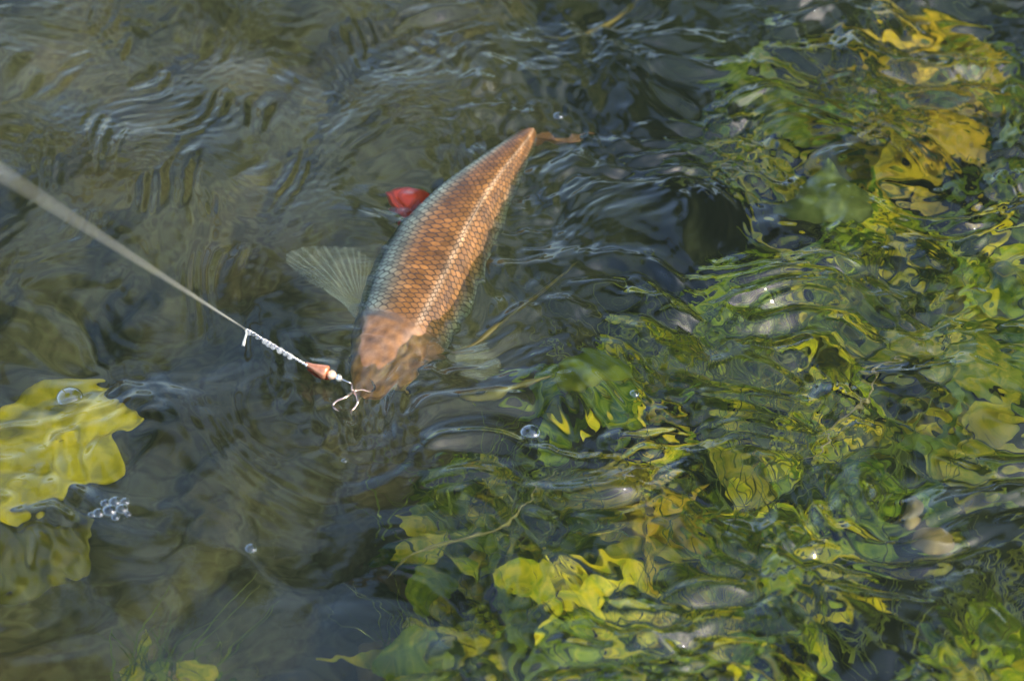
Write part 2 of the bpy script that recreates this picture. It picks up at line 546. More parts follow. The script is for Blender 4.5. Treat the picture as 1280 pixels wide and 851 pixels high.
# head relief: gill plate step, cheek, mouth slit, nostril hollows
disp += 0.0016 * sstep(0.035, 0.0, gill - u) * (1 - sstep(0.0, 0.010, u - gill)) * np.abs(sv)
disp += 0.0012 * (1 - sstep(0.004, 0.012, np.abs(u - gill + 0.075 - 0.02 * cv))) * sstep(0.25, 0.7, np.abs(sv)) * -1
low = sstep(0.1, -0.35, cv)
disp -= 0.003 * np.exp(-(((cv + 0.15 + u * 4) / 0.16) ** 2)) * (1 - sstep(0.055, 0.075, u)) * sstep(0.004, 0.012, u)
r2 = np.random.default_rng(3)
disp += 0.0004 * np.sin(v * 9 + u * 60) * (1 - scaled)
P = P + Nn * disp[..., None]
body_m = np_mesh('body', P.reshape(-1, 3), grid_faces(NU, NV, True)[:, ::-1])
# skin colours, with ridge sheen and side shading painted in
def mixc(c0, c1, f):
    return np.asarray(c0) * (1 - f[..., None]) + np.asarray(c1) * f[..., None]
top = sstep(0.45, 0.92, cv)
bel = sstep(-0.35, -0.85, cv)
base = mixc((0.15, 0.185, 0.145), (0.185, 0.082, 0.022), top)
base = mixc(base, (0.34, 0.23, 0.14), np.exp(-((v + 0.03) / 0.11) ** 2) * 0.8)  # pale ridge stripe stands in for the sky sheen on wet skin
base = mixc(base, (0.15, 0.060, 0.014), np.exp(-((v - 0.62) / 0.20) ** 2) * sstep(0.3, 0.45, u) * 0.75)  # darker band: shading of the side away from the sun, painted in
base = base * (0.95 + 0.16 * field(u * 0.42, v * 0.045, 0.02, 0.08, 24, 91))[..., None]
base = mixc(base, (0.42, 0.40, 0.33), bel)
base = base * (0.72 + 0.56 * idv)[..., None]
line = (1 - sstep(0.06, 0.30, edge)) * (1.0 - 0.15 * top) * (1 - 0.75 * bel)
scale_base = (1 - sstep(0.25, 0.65, hgt)) * 0.5  # dark colouring at the base of each scale
col = mixc(base, (0.020, 0.017, 0.013), np.clip((line * 1.15 + scale_base) * (0.97 + 0.10 * field(u * 0.42, v * 0.05, 0.02, 0.08, 24, 96)), 0, 0.96) * fade)
head = mixc((0.24, 0.19, 0.12), (0.25, 0.12, 0.046), sstep(0.0, 0.7, cv))
head = mixc(head, (0.45, 0.38, 0.30), bel)
mott = 0.5 + 0.5 * np.sin(v * 7 + 11 * u + 2 * np.sin(u * 55 + v * 3)) * np.sin(u * 90 + 3 * np.cos(v * 5))
head = mixc(head, (0.16, 0.12, 0.10), mott * 0.5)
head = head * (0.92 + 0.14 * field(u * 0.42, v * 0.05, 0.010, 0.05, 30, 92))[..., None]
head = np.clip(head, 0.01, 1)
head = mixc(head, (0.05, 0.06, 0.07), (1 - sstep(0.004, 0.018, np.abs(u - gill + 0.004))) * sstep(0.2, 0.6, np.abs(sv)) * 0.8)
col = mixc(head, col, scaled)
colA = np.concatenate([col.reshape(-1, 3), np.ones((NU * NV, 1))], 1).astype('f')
ca = body_m.attributes.new('pigment_and_light', 'FLOAT_COLOR', 'POINT')
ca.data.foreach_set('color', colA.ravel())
base_loc = Vector(tuple(C[NU // 2, 0] - np.array([0, 0, 0.045])))
fish = empty('fish', base_loc, 'hooked golden-brown fish with dark-edged scales, its back breaking the water', 'fish')
def part(name, mesh, mat, parent=fish, org=base_loc):
    o = link(name, mesh, mat, parent)
    o.location = -org if parent is fish else (0, 0, 0)
    return o
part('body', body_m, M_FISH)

ex = 0.9
def on_body(uu, vv, out=0.0):
    p, t, S, U = frame(np.array(uu))
    hw, hh = float(prof(np.array(uu), PROF_W)), float(prof(np.array(uu), PROF_H))
    s, c = math.sin(vv), math.cos(vv)
    q = p - U * hh + S * (math.copysign(abs(s) ** ex, s) * (hw + out)) + U * (math.copysign(abs(c) ** ex, c) * (hh + out))
    return q, t, S, U

def fin(name, root_a, root_b, tips, mat, rays=12, nl=18, bow=0.0, bowdir=(0, 0, 1), thick=0.0007, crinkle=0.0012, notch=0.0):
    """fan from a root line to a tip outline, ribbed by fin rays, with thickness"""
    tips = smooth_path(tips, rays * 6 + 1)
    n = len(tips)
    w = np.linspace(0, 1, n)[None]
    l = np.linspace(0, 1, nl)[:, None]
    root = np.array(tuple(root_a))[None] * (1 - w.T) + np.array(tuple(root_b))[None] * w.T
    G = root[None] * (1 - l[..., None]) + tips[None] * l[..., None]
    rr = np.cos(w * rays * 2 * math.pi)
    bd = np.array(bowdir, float)
    G = G + bd * (bow * np.sin(l * math.pi * 0.8) + crinkle * (rr * l + 0.8 * np.sin(w * 9 + l * 7) * l))[..., None]
    nrm = np.cross(np.gradient(G, axis=0), np.gradient(G, axis=1))
    nrm /= np.linalg.norm(nrm, axis=-1, keepdims=True) + 1e-9
    th = thick * (0.25 + 0.75 * np.clip(rr, 0, 1)) * (1.15 - l)
    V = np.concatenate([(G + nrm * th[..., None]).reshape(-1, 3), (G - nrm * th[..., None]).reshape(-1, 3)])
    F0 = grid_faces(nl, n); k = nl * n
    i = np.arange(k).reshape(nl, n)
    bd_ = np.concatenate([i[0, :], i[1:, -1], i[-1, -2::-1], i[-2:0:-1, 0]])
    side = np.stack([bd_, np.roll(bd_, -1), np.roll(bd_, -1) + k, bd_ + k], -1)
    m = np_mesh(name, V, np.concatenate([F0[:, ::-1], F0 + k, side]))
    ra = np.clip(sstep(0.3, 1.0, rr) * (1 - 0.3 * l), 0, 1).ravel()
    at_ = m.attributes.new('fin_ray', 'FLOAT', 'POINT')
    at_.data.foreach_set('value', np.concatenate([ra, ra]).astype('f'))
    return part(name, m, mat)

M_FIN_CLEAR = fin_mat('fin_clear', (0.60, 0.64, 0.60), 0.06, 0.95)
M_FIN_RED = fin_mat('fin_red', (0.55, 0.05, 0.025), 0.92, 0.7)
M_FIN_DARK = fin_mat('fin_dark', (0.26, 0.13, 0.06), 0.9, 0.35)
# the pectoral fin spread under water on the photo's left
q1, t1, S1, U1 = on_body(0.27, 1.5); q2, *_ = on_body(0.235, 2.0)
fin('pectoral_fin', q1, q2, [at(*x) for x in ((470, 332, -.028), (452, 318, -.028), (428, 312, -.028), (392, 311, -.028), (360, 319, -.028), (362, 336, -.030), (388, 357, -.032), (420, 371, -.034), (442, 378, -.036))],
    M_FIN_CLEAR, 21, 20, 0.008, thick=0.0007, crinkle=0.0007)
q1, *_ = on_body(0.235, -1.75); q2, *_ = on_body(0.25, -2.2)
pq = Vector(tuple(q1)); sd = -Vector(tuple(S1)); tv = Vector(tuple(t1))
fin('pectoral_fin', q1, q2, [pq + sd * a_ + tv * b_ - Vector((0, 0, c_)) for a_, b_, c_ in ((.012, .045, .02), (.03, .05, .03), (.045, .045, .035), (.05, .03, .04), (.042, .012, .045))],
    M_FIN_CLEAR, 12, 14, 0.003)
q1, *_ = on_body(0.60, 2.1); q2, *_ = on_body(0.60, 2.35)
fin('pelvic_fin', q2, q1, [at(*x) for x in ((527, 262, -.060), (510, 270, -.060), (492, 269, -.060), (484, 256, -.058), (482, 240, -.056), (500, 235, -.054), (522, 238, -.052), (545, 244, -.052))], M_FIN_RED, 9, 14, 0.002, thick=0.0012)
q1, *_ = on_body(0.47, -2.3); q2, *_ = on_body(0.51, -2.5)
pq = Vector(tuple(q1))
fin('pelvic_fin', q1, q2, [pq + sd * a_ + tv * b_ - Vector((0, 0, c_)) for a_, b_, c_ in ((-.006, .035, .01), (-.004, .045, .018), (-.002, .04, .025), (0, .02, .028))], M_FIN_RED, 8, 12, 0.002)
q1, *_ = on_body(0.72, 3.0); q2, *_ = on_body(0.84, 3.1)
pq = Vector(tuple(q2)); uv = Vector(tuple(U1))
fin('anal_fin', q1, q2, [Vector(tuple(q1)) - uv * .028 + tv * .02, Vector(tuple(q1)) - uv * .034 + tv * .035, pq - uv * .022 + tv * .018, pq - uv * .012 + tv * .012], M_FIN_RED, 9, 12)
# dorsal fin folded down along the back
d1 = ridge(np.array(0.47)); d2 = ridge(np.array(0.62)); d3 = ridge(np.array(0.545))
_, td, Sd, Ud = frame(np.array(0.55))
dn = lambda q, up, al, sd_: Vector(tuple(q)) + Vector(tuple(Ud)) * up + Vector(tuple(td)) * al + Vector(tuple(Sd)) * sd_
fin('dorsal_fin', Vector(tuple(d1)) - Vector(tuple(Ud)) * .002, Vector(tuple(d2)) - Vector(tuple(Ud)) * .002,
    [dn(d1, .0008, .03, -.001), dn(d3, .0016, .03, -.002), dn(d2, .0012, .024, -.002), dn(d2, .0003, .022, -.001)], fin_mat('fin_back', (0.36, 0.25, 0.15), 1.0, 0.7), 9, 10, crinkle=0.0004)
# forked tail
_, te, Se, Ue = frame(np.array(0.99))
pe, te, Se, Ue = (Vector(tuple(x)) for x in (_, te, Se, Ue))
he = float(prof(np.array(1.0), PROF_H))
ce = pe - Ue * he - Vector((0, 0, 0.010))
r1, r2_ = ce + Ue * he * 0.95 - te * .004, ce - Ue * he * 0.95 - te * .004
te = Vector((te.x, te.y, -0.10)).normalized(); Ue = (Ue - te * Ue.dot(te)).normalized(); Se = (Se - te * Se.dot(te)).normalized()
te = (te - Se * 0.55).normalized(); Se = (Se - te * Se.dot(te)).normalized(); Ue = (Ue - te * Ue.dot(te)).normalized()
bend = -Se
Ue, Se = Ue * math.cos(.75) - Se * math.sin(.75), Se * math.cos(.75) + Ue * math.sin(.75)
tips = [ce + Ue * .030 + te * .040 + bend * .010, ce + Ue * .040 + te * .060 + bend * .008, ce + Ue * .020 + te * .062 + bend * .018, ce + te * .046 + bend * .014,
        ce - Ue * .022 + te * .060 + bend * .016, ce - Ue * .044 + te * .074 + bend * .02, ce - Ue * .030 + te * .04 + bend * .012]
fin('tail_fin', r1, r2_, tips, M_FIN_DARK, 18, 20, crinkle=0.001)
# eyes
M_EYE = simple_mat('eye_gold', (0.22, 0.16, 0.06), 0.2, 0.3, 0.2, 300, coat=1.0)
M_PUPIL = simple_mat('pupil', (0.006, 0.006, 0.008), 0.08, 0, 0.1, 100, coat=1.0)
for sg in (1, -1):
    q, te_, S_, U_ = on_body(0.085, sg * 1.5, -0.0078)
    n_ = (S_ * sg * 0.98 + U_ * 0.15); n_ /= np.linalg.norm(n_)
    tb = Tubes().ball(q, 0.0085)
    eye = part('eye', tb.mesh('eye'), M_EYE)
    pu = link('pupil', Tubes().ball(q + n_ * 0.0052, 0.0043).mesh('pupil'), M_PUPIL, eye)

# ------------------------------------------------------------------ fishing line, leader, lure
A = along(-30, 196, 1.80)
B = at(306, 411, 0.030)
Cc = at(384, 457, 0.016)
fl = empty('fishing_line', Cc, 'taut pale fishing line ending in a twisted wire leader with water beads', 'fishing line')
Tubes().tube([A.lerp(B, x) for x in np.linspace(0, 1, 12)], 0.0009, 8).build('line', M_WET_LINE, fl)
tw = Tubes()
n = 90
ax = (Cc - B).normalized(); sx = ax.cross(Vector((0, 0, 1))).normalized(); sy = sx.cross(ax)
for ph in (0, math.pi):
    pts = []
    for k in range(n):
        f = k / (n - 1); r = 0.0014 * (0.6 + 0.5 * math.sin(f * 11) ** 2) if f < 0.72 else 0.0007
        pts.append(B.lerp(Cc, f) + (sx * math.cos(f * 60 + ph) + sy * math.sin(f * 60 + ph)) * r)
    tw.tube(pts, 0.0009, 7)
tw.build('leader_wire', M_STEEL, fl)
Tubes().tube(smooth_path([B + ax * 0.001, at(308, 417, .028), at(306, 424, .026), at(304, 432, .025)], 10), [0.0012] * 7 + [0.0016] * 3, 8).build('tag_end', M_WET_LINE, fl)
M_DROP, ntd, pd = new_mat('water_bead')
pd.inputs['Base Color'].default_value = (0.95, 0.95, 0.93, 1)
pd.inputs['Roughness'].default_value = 0.05
pd.inputs['Transmission Weight'].default_value = 0.75
pd.inputs['IOR'].default_value = 1.33
for k, (px, py, r) in enumerate(((312, 415, .0030), (322, 422, .0022), (331, 427, .0030), (336, 431, .0034), (342, 435, .0032), (350, 438, .0034), (357, 441, .0026), (363, 445, .0032))):
    q = B.lerp(Cc, (px - 306) / 78.0)
    o = link('water_bead', Tubes().ball((0, 0, 0), r, (1, 1, 0.9), 10, 14).mesh('water_bead'), M_DROP, None, q - Vector((0, 0, 0.0012)))
    tag(o, 'tiny round water bead clinging to the twisted wire leader', 'water drop', 'water beads on the leader')

lure = empty('fishing_lure', at(405, 468, 0.006), 'small copper cone-bodied fishing lure with treble hook at the fish\'s mouth', 'lure')
Ls, Le = at(381, 454, 0.016), at(432, 476, 0.009)
axl = (Le - Ls).normalized(); s1 = axl.cross(Vector((0, 0, 1))).normalized(); s2 = s1.cross(axl)
def lathe(tb, o, ax, s1, s2, prof_, seg=20):
    a_ = np.arange(seg) * 2 * math.pi / seg
    rows = [np.array(tuple(o)) + np.array(tuple(ax)) * x + r * (np.cos(a_)[:, None] * np.array(tuple(s1)) + np.sin(a_)[:, None] * np.array(tuple(s2))) for x, r in prof_]
    tb.add(np.concatenate(rows), grid_faces(len(prof_), seg, True))
    return tb
LL = (Le - Ls).length
lathe(Tubes(), Ls, axl, s1, s2, [(0, .0004), (.001, .0018), (LL * .2, .0033), (LL * .42, .0062), (LL * .50, .0072), (LL * .54, .0070), (LL * .56, .0055), (LL * .56, .0003)]).build('cone_body', M_COPPER, lure)
Tubes().ball(Ls + axl * LL * .66, .0048, nu=12, nv=16).build('bead', simple_mat('bead_pale', (0.75, 0.52, 0.36), 0.12, 0.3, 0.1, 200, coat=1), lure)
Tubes().ball(Ls + axl * LL * .83, .0038, nu=12, nv=16).build('bead', simple_mat('bead_silver', (0.75, 0.74, 0.70), 0.12, 0.8, 0.1, 200, coat=1), lure)
bl = Tubes()  # dark red plate added for the shadow under the cone
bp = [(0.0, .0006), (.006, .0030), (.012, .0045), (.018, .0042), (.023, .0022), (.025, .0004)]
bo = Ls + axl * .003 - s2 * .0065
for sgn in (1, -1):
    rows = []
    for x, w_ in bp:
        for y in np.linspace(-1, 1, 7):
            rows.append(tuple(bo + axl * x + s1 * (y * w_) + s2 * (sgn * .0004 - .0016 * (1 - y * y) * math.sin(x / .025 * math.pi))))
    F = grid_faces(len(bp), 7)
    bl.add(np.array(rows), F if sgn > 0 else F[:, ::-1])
bl.build('shadow_plate', simple_mat('shadow_plate_red', (0.55, 0.16, 0.08), 0.2, 0.9, 0.15, 200), lure)
eye_c = at(440, 480, 0.007)
Tubes().tube([Ls + axl * LL * .86, Le, at(437, 478, .010), eye_c], .0009, 8).build('wire', M_STEEL, lure)
hook = Tubes()
hb = at(442, 490, 0.004)
hook.tube(smooth_path([eye_c, at(440, 486, .006), hb], 8), .0013, 8)
hk = hook.build('treble_hook', M_HOOK, lure)
for pts in (((442, 489, .005), (433, 496, .007), (421, 501, .006), (416, 507, .004), (419, 511, .004), (424, 514, .007)),
            ((442, 489, .005), (446, 495, .007), (447, 503, .006), (443, 510, .003), (439, 514, .003), (440, 519, .006)),
            ((442, 489, .005), (452, 487, .002), (462, 487, -.003), (468, 481, -.006), (466, 474, -.006), (462, 470, -.004))):
    pth = smooth_path([at(*x) if x[2] >= 0 else at(x[0], x[1], 0) + Vector((0, 0, x[2])) for x in pts], 18)
    o = link('hook_point', Tubes().tube(pth, [0.0012] * 13 + [0.0012, 0.001, 0.0008, 0.0005, 0.0002], 8).mesh('hook_point'), M_HOOK, hk)

# ------------------------------------------------------------------ bubbles
def dome(r, flat=0.6, nu=12, nv=26):
    th = np.linspace(0.01, math.pi * 0.56, nu)[:, None]; ph = (np.arange(nv) * 2 * math.pi / nv)[None]
    V = np.stack([np.sin(th) * np.cos(ph), np.sin(th) * np.sin(ph), flat * np.cos(th) + 0 * ph], -1).reshape(-1, 3) * r
    return np_mesh('bubble', V, grid_faces(nu, nv, True)[:, ::-1])
from bisect import bisect
def water_z(x, y):
    return float(H[min(len(gy) - 1, bisect(gy, y)), min(len(gx) - 1, bisect(gx, x))])
for px, py, r, lab in ((86, 490, .0135, 'large clear bubble floating above the submerged yellow leaf'),
                       (663, 540, .0105, 'clear round bubble with a bright glint, alone amid ripples below the trailing stem'),
                       (698, 141, .006, 'tiny bubble with a star-bright glint beside the fish\'s tail'),
                       (793, 489, .005, 'small grey bubble on the dark smooth patch beyond the floating stem'),
                       (313, 678, .006, 'small pale bubble on dark calm water near the foam cluster'),
                       (603, 345, .0028, 'tiny glinting bubble at the waterline of the fish\'s sunlit flank'),  # this bubble and the next are added for the glints along the waterline
                       (588, 372, .0022, 'pinhead glinting bubble at the waterline of the fish\'s shoulder'),
                       (430, 572, .003, 'pinhead bubble on calm water below the hooks')):
    c = at(px, py)
    o = link('bubble', dome(r), M_BUBBLE, None, (c.x, c.y, water_z(c.x, c.y)))
    tag(o, lab, 'bubble')
fc = at(138, 645); fc.z = water_z(fc.x, fc.y)
foam = empty('foam_cluster', fc, 'cluster of small white foam bubbles touching each other on dark water', 'foam')
for dx, dy, r in ((0, 0, .0075), (.011, .002, .0065), (-.010, -.003, .006), (.004, .011, .0065), (-.005, .009, .005), (.013, .011, .005), (-.016, -.005, .004), (.006, -.008, .0045), (.017, -.004, .0035)):
    o = link('bubble', dome(r, 0.7), M_BUBBLE, foam, (dx, dy, 0))

# ------------------------------------------------------------------ submerged leaves and weed
def leaf_mesh(name, L=1.0, W=0.42, seed=0, nu=11, nv=7):
    r = np.random.default_rng(seed)
    s = np.linspace(0, 1, nu)[:, None]; w = np.linspace(-1, 1, nv)[None]
    wid = W * np.sin(np.pi * np.clip(s, 0.02, 0.985)) ** 0.7 * (1.05 - 0.35 * s)
    x = s * L + 0 * w
    y = wid * w * (1 + 0.06 * np.sin(s * 17 + r.uniform(0, 6)))
    z = 0.10 * np.abs(w) * wid + 0.16 * np.sin(s * 2.6 + r.uniform(-.5, .5)) * 0.5 - 0.22 * s * s + 0.06 * np.sin(s * 13 + w * 2 + r.uniform(0, 6)) * np.abs(w)
    return np_mesh(name, np.stack([x, y, z], -1).reshape(-1, 3), grid_faces(nu, nv))
LEAVES = {}
for key, mt in (('bright', M_BRIGHT), ('olive', M_OLIVE), ('ochre', M_OCHRE), ('dark', M_DARK)):
    LEAVES[key] = []
    for k in range(5):
        m = leaf_mesh('leaf', (1.0, 1.0, 1.3, 1.6, .9)[k], (0.24, 0.32, 0.15, 0.11, 0.38)[k], k + 3)
        m.materials.append(mt)
        LEAVES[key].append(m)

MIX = {'bright': ('olive', 'bright', 'dark'), 'olive': ('olive', 'dark'), 'ochre': ('olive', 'bright', 'ochre')}
def plant(px, py, depth, kind, nleaf, size, lab):
    top = at(px, py, -depth)
    lean = Vector((rnd.uniform(-.08, .08), rnd.uniform(-.06, .06), 0))
    bx, by = top.x + lean.x, top.y + lean.y
    base = Vector((bx, by, float(bed_z(np.array(bx), np.array(by)))))
    e = empty('pondweed', base, lab, 'water weed', lab.replace(' pondweed', ' pondweed plants', 1))
    loc = top - base
    path = smooth_path([Vector((0, 0, -.01)), loc * .4 + Vector((rnd.uniform(-.02, .02), rnd.uniform(-.02, .02), 0)), loc * .8, loc], 10)
    link('stem', Tubes().tube(path, np.linspace(.0022, .001, 10), 6).mesh('stem'), M_STEM, e)
    for k in range(nleaf):
        f = 0.45 + 0.55 * (k + rnd.random()) / nleaf
        i = f * 9; a_ = path[min(9, int(i))]
        kd = kind if rnd.random() < 0.65 else rnd.choice(MIX[kind])
        o = bpy.data.objects.new('leaf', rnd.choice(LEAVES[kd])); COL.objects.link(o); o.parent = e
        o.location = tuple(a_)
        s_ = size * rnd.uniform(.55, 1.15)
        o.scale = (s_, s_, s_)
        yaw = k * 2.4 + rnd.uniform(-.5, .5)
        o.rotation_euler = (rnd.uniform(-.5, .5), rnd.uniform(-.45, .35), yaw)

ZONES = [  # centre, radii, tilt of the ellipse in the photograph, number, kind, depth, leaf size
    (1140, 110, 120, 42, -50, 10, 'ochre', (0.12, 0.21), .070, 'ochre-yellow pondweed in the long band beyond the pale arrowhead leaf'),
    (930, 150, 50, 90, 10, 4, 'olive', (0.15, 0.24), .07, "dull olive pondweed between the fish's tail and the ochre band"),
    (1100, 335, 170, 65, -10, 10, 'bright', (0.11, 0.22), .075, 'yellow-green pondweed lying beside the pale arrowhead leaf'),
    (950, 430, 170, 60, 0, 8, 'bright', (0.13, 0.24), .07, 'yellow-green pondweed between the fish and the winding pale reflection strand'),
    (1190, 470, 95, 120, 0, 7, 'olive', (0.12, 0.22), .08, 'olive pondweed on the side of the winding pale reflection strand away from the fish'),
    (990, 585, 150, 60, -10, 10, 'bright', (0.12, 0.22), .07, 'yellow-green pondweed crowded up to the pair of beige dead leaves'),
    (640, 630, 105, 60, 0, 5, 'olive', (0.14, 0.23), .07, 'dull olive pondweed around the slanting pale yellow stem'),
    (850, 735, 220, 70, -10, 14, 'bright', (0.11, 0.22), .075, 'bright yellow pondweed in the broad patch along the edge of the dark channel'),
    (640, 820, 150, 35, 0, 4, 'olive', (0.14, 0.24), .065, 'olive pondweed growing over the round reddish-brown stone'),
    (1245, 810, 45, 50, 0, 3, 'bright', (0.12, 0.20), .06, 'yellow-green pondweed across the dark channel from the beige dead leaves'),
    (205, 850, 75, 16, 0, 2, 'olive', (0.12, 0.18), .05, 'small olive pondweed by the dark brown stone in calm water'),
    (735, 475, 60, 22, 0, 2, 'bright', (0.10, 0.16), .06, "yellow-green pondweed beneath the round leaf at the stem's end"),
    (1262, 120, 30, 120, 0, 4, 'olive', (0.12, 0.20), .07, 'olive pondweed past the ochre band, outermost from the fish'),
    (820, 590, 60, 60, 0, 3, 'ochre', (0.12, 0.20), .06, 'ochre pondweed amid green weed between the lone glinting bubble and the pale reflection strand'),
]
for cx_, cy_, rx, ry, an, n, kind, dr, size, lab in ZONES:
    ca_, sa_ = math.cos(math.radians(an)), math.sin(math.radians(an))
    for k in range(n):
        r = math.sqrt((k + 0.5) / n); th = k * 2.39996 + cx_
        ex_, ey_ = rx * r * math.cos(th), ry * r * math.sin(th)
        plant(cx_ + ex_ * ca_ - ey_ * sa_, cy_ + ex_ * sa_ + ey_ * ca_, rnd.uniform(*dr), kind, rnd.randint(14, 19), size, lab)

def outline_leaf(name, pix, z, mat, label, cat, thick=0.0012, amp=0.004, seed=0, nr=14, na=72, group=None):
    """a broad leaf from its outline, lying at depth z, with undulation and thickness"""
    loop = smooth_path([at(px, py, z) for px, py in pix + pix[:1]], na + 1)[:-1]
    c = loop.mean(0)
    f = np.linspace(0.0, 1, nr)[:, None, None]
    G = c + (loop[None] - c) * np.clip(f, 0.01, 1)
    wob = field(G[..., 0], G[..., 1], 0.025, 0.09, 20, seed + 50) * amp
    G[..., 2] += wob - 0.010 * f[..., 0] ** 2
    top = G.copy(); bot = G.copy(); bot[..., 2] -= thick
    F = grid_faces(nr, na, True); k = nr * na
    rim = np.arange(na) + (nr - 1) * na
    side = np.stack([rim, np.roll(rim, -1), np.roll(rim, -1) + k, rim + k], -1)
    V = np.concatenate([top.reshape(-1, 3), bot.reshape(-1, 3)]) - c
    m = np_mesh(name, V, np.concatenate([F, F[:, ::-1] + k, side]))
    o = link(name, m, mat, None, tuple(c))
    return tag(o, label, cat, group)

outline_leaf('lily_leaf', [(-70, 560), (-30, 520), (10, 500), (35, 478), (70, 470), (110, 467), (143, 476), (140, 500), (172, 505), (184, 518), (165, 538), (140, 542), (146, 566), (150, 590), (115, 600), (60, 632), (0, 645), (-60, 640)], -0.070, M_LILY,
             'large crinkled yellow-olive lily leaf submerged under the big bubble', 'lily leaf', seed=1, amp=0.004)
outline_leaf('lily_leaf', [(-60, 680), (-10, 648), (50, 640), (105, 650), (112, 690), (70, 722), (10, 735), (-50, 730)], -0.16, leaf_mat('lily_leaf_dim', (0.04, 0.045, 0.006), (0.08, 0.078, 0.008), (0.12, 0.10, 0.012), 0.2, 40.0),
             'dim olive lily leaf lying deeper, partly under the crinkled yellow leaf', 'lily leaf', seed=2)
outline_leaf('lily_leaf', [(1042, 196), (1064, 222), (1088, 252), (1070, 272), (1030, 276), (990, 270), (972, 256), (1004, 226)], -0.035, leaf_mat('lily_leaf_pale', (0.07, 0.10, 0.02), (0.13, 0.16, 0.04), (0.2, 0.2, 0.06), 0.3, 40.0),
             'pale green pointed leaf like an arrowhead just beneath the water', 'lily leaf', seed=3, amp=0.003)
M_DEAD = leaf_mat('dead_leaf', (0.16, 0.12, 0.05), (0.24, 0.175, 0.075), (0.30, 0.23, 0.11), 0.15)
outline_leaf('dead_leaf', [(1128, 640), (1140, 618), (1156, 622), (1158, 634), (1140, 646)], -0.012, M_DEAD, 'curled beige dead leaf under the water, narrower of the pair', 'leaf', seed=4, amp=0.002, na=32)
outline_leaf('dead_leaf', [(1140, 668), (1146, 652), (1166, 648), (1184, 656), (1188, 672), (1166, 680)], -0.014, M_DEAD, 'flat rounded beige dead leaf under the water, wider of the pair', 'leaf', seed=5, amp=0.002, na=32)
outline_leaf('lily_leaf', [(690, 470), (705, 440), (745, 430), (785, 442), (790, 462), (750, 478), (715, 486)], -0.03, M_OLIVE, 'olive green round leaf at the end of the trailing stem near the fish', 'lily leaf', seed=6, amp=0.003)

def stem(name, pix, r, label, mat=M_STEM):
    pth = smooth_path([at(*x) if x[2] < 0 else at(*x) for x in pix], 30)
    c = pth[0].copy()
    rad = r * (0.06 + 0.94 * np.sin(np.linspace(0.0, math.pi, 30)) ** 0.6) * (0.85 + 0.2 * np.sin(np.linspace(0, 19, 30)))
    o = link(name, Tubes().tube(pth - c, rad, 8).mesh(name), mat, None, tuple(c))
    return tag(o, label, 'plant stem')
stem('weed_stem', [(545, 444, -.010), (590, 430, -.006), (622, 406, -.004), (670, 370, -.005), (722, 328, -.010)], .0034, 'thin olive weed stem trailing from the fish\'s cheek across the ripples')
stem('weed_stem', [(575, 498, -.012), (612, 497, -.006), (650, 483, -.006), (690, 470, -.010)], .0055, 'thick yellowish olive weed stem floating just off the fish\'s snout', simple_mat('stem_gold', (0.11, 0.092, 0.012), 0.5, var=.4, scale=40))
stem('weed_stem', [(670, 45, -.012), (712, 49, -.006), (752, 33, -.005), (790, 6, -.010), (810, -20, -.02)], .0036, 'curved dark olive weed stem floating beyond the fish\'s tail')
stem('weed_stem', [(492, 720, -.10), (520, 690, -.07), (590, 670, -.09), (650, 640, -.08), (700, 580, -.08)], .0022, 'pale yellow submerged stem slanting through the olive pondweed', simple_mat('stem_yellow', (0.16, 0.14, 0.03), 0.5, scale=40))
stem('weed_stem', [(1000, 575, -.07), (1030, 560, -.06), (1060, 510, -.05), (1085, 500, -.05), (1110, 455, -.05), (1180, 430, -.06)], .0018, 'thin pale strand winding above bright pondweed, added for the outline of a wave reflection', simple_mat('reflection_straw', (0.20, 0.16, 0.06), 0.5, scale=40))  # strand stands in for a pale wave-reflection outline

# stones on the bed
def stone(px, py, z, r, seed, label):
    bm = bmesh.new(); bmesh.ops.create_icosphere(bm, subdivisions=4, radius=1)
    rr = np.random.default_rng(seed); sc_ = rr.uniform(.8, 1.15, 3); sc_[2] *= .7
    V = np.array([v.co[:] for v in bm.verts])
    d = 0.10 * field(V[:, 0] + V[:, 2], V[:, 1] - V[:, 2], 0.9, 2.5, 12, seed)
    V = V * (1 + d)[:, None] * sc_ * r
    for v_, q in zip(bm.verts, V): v_.co = q
    m = bpy.data.meshes.new('stone'); bm.to_mesh(m); bm.free(); m.shade_smooth()
    c = at(px, py, z)
    c.z = float(bed_z(np.array(c.x), np.array(c.y))) + r * 0.4
    tag(link('stone', m, M_STONE, None, c), label, 'stone', 'stones on the river bed')
for k, (px, py, r, lab) in enumerate(((600, 775, .045, 'round reddish-brown stone on the bed among yellow weed'), (640, 720, .03, 'small brown stone on the bed beside the round reddish one'),
                                      (490, 775, .035, 'pale brown stone on the bed by the edge of dark water'), (215, 815, .04, 'dark brown stone among algae threads in calm water'),
                                      (560, 640, .04, 'olive-brown stone under the olive pondweed'), (1170, 560, .05, 'broad brown stone beneath the pale reflection strand'))):
    stone(px, py, -.28, r, k + 60, lab)

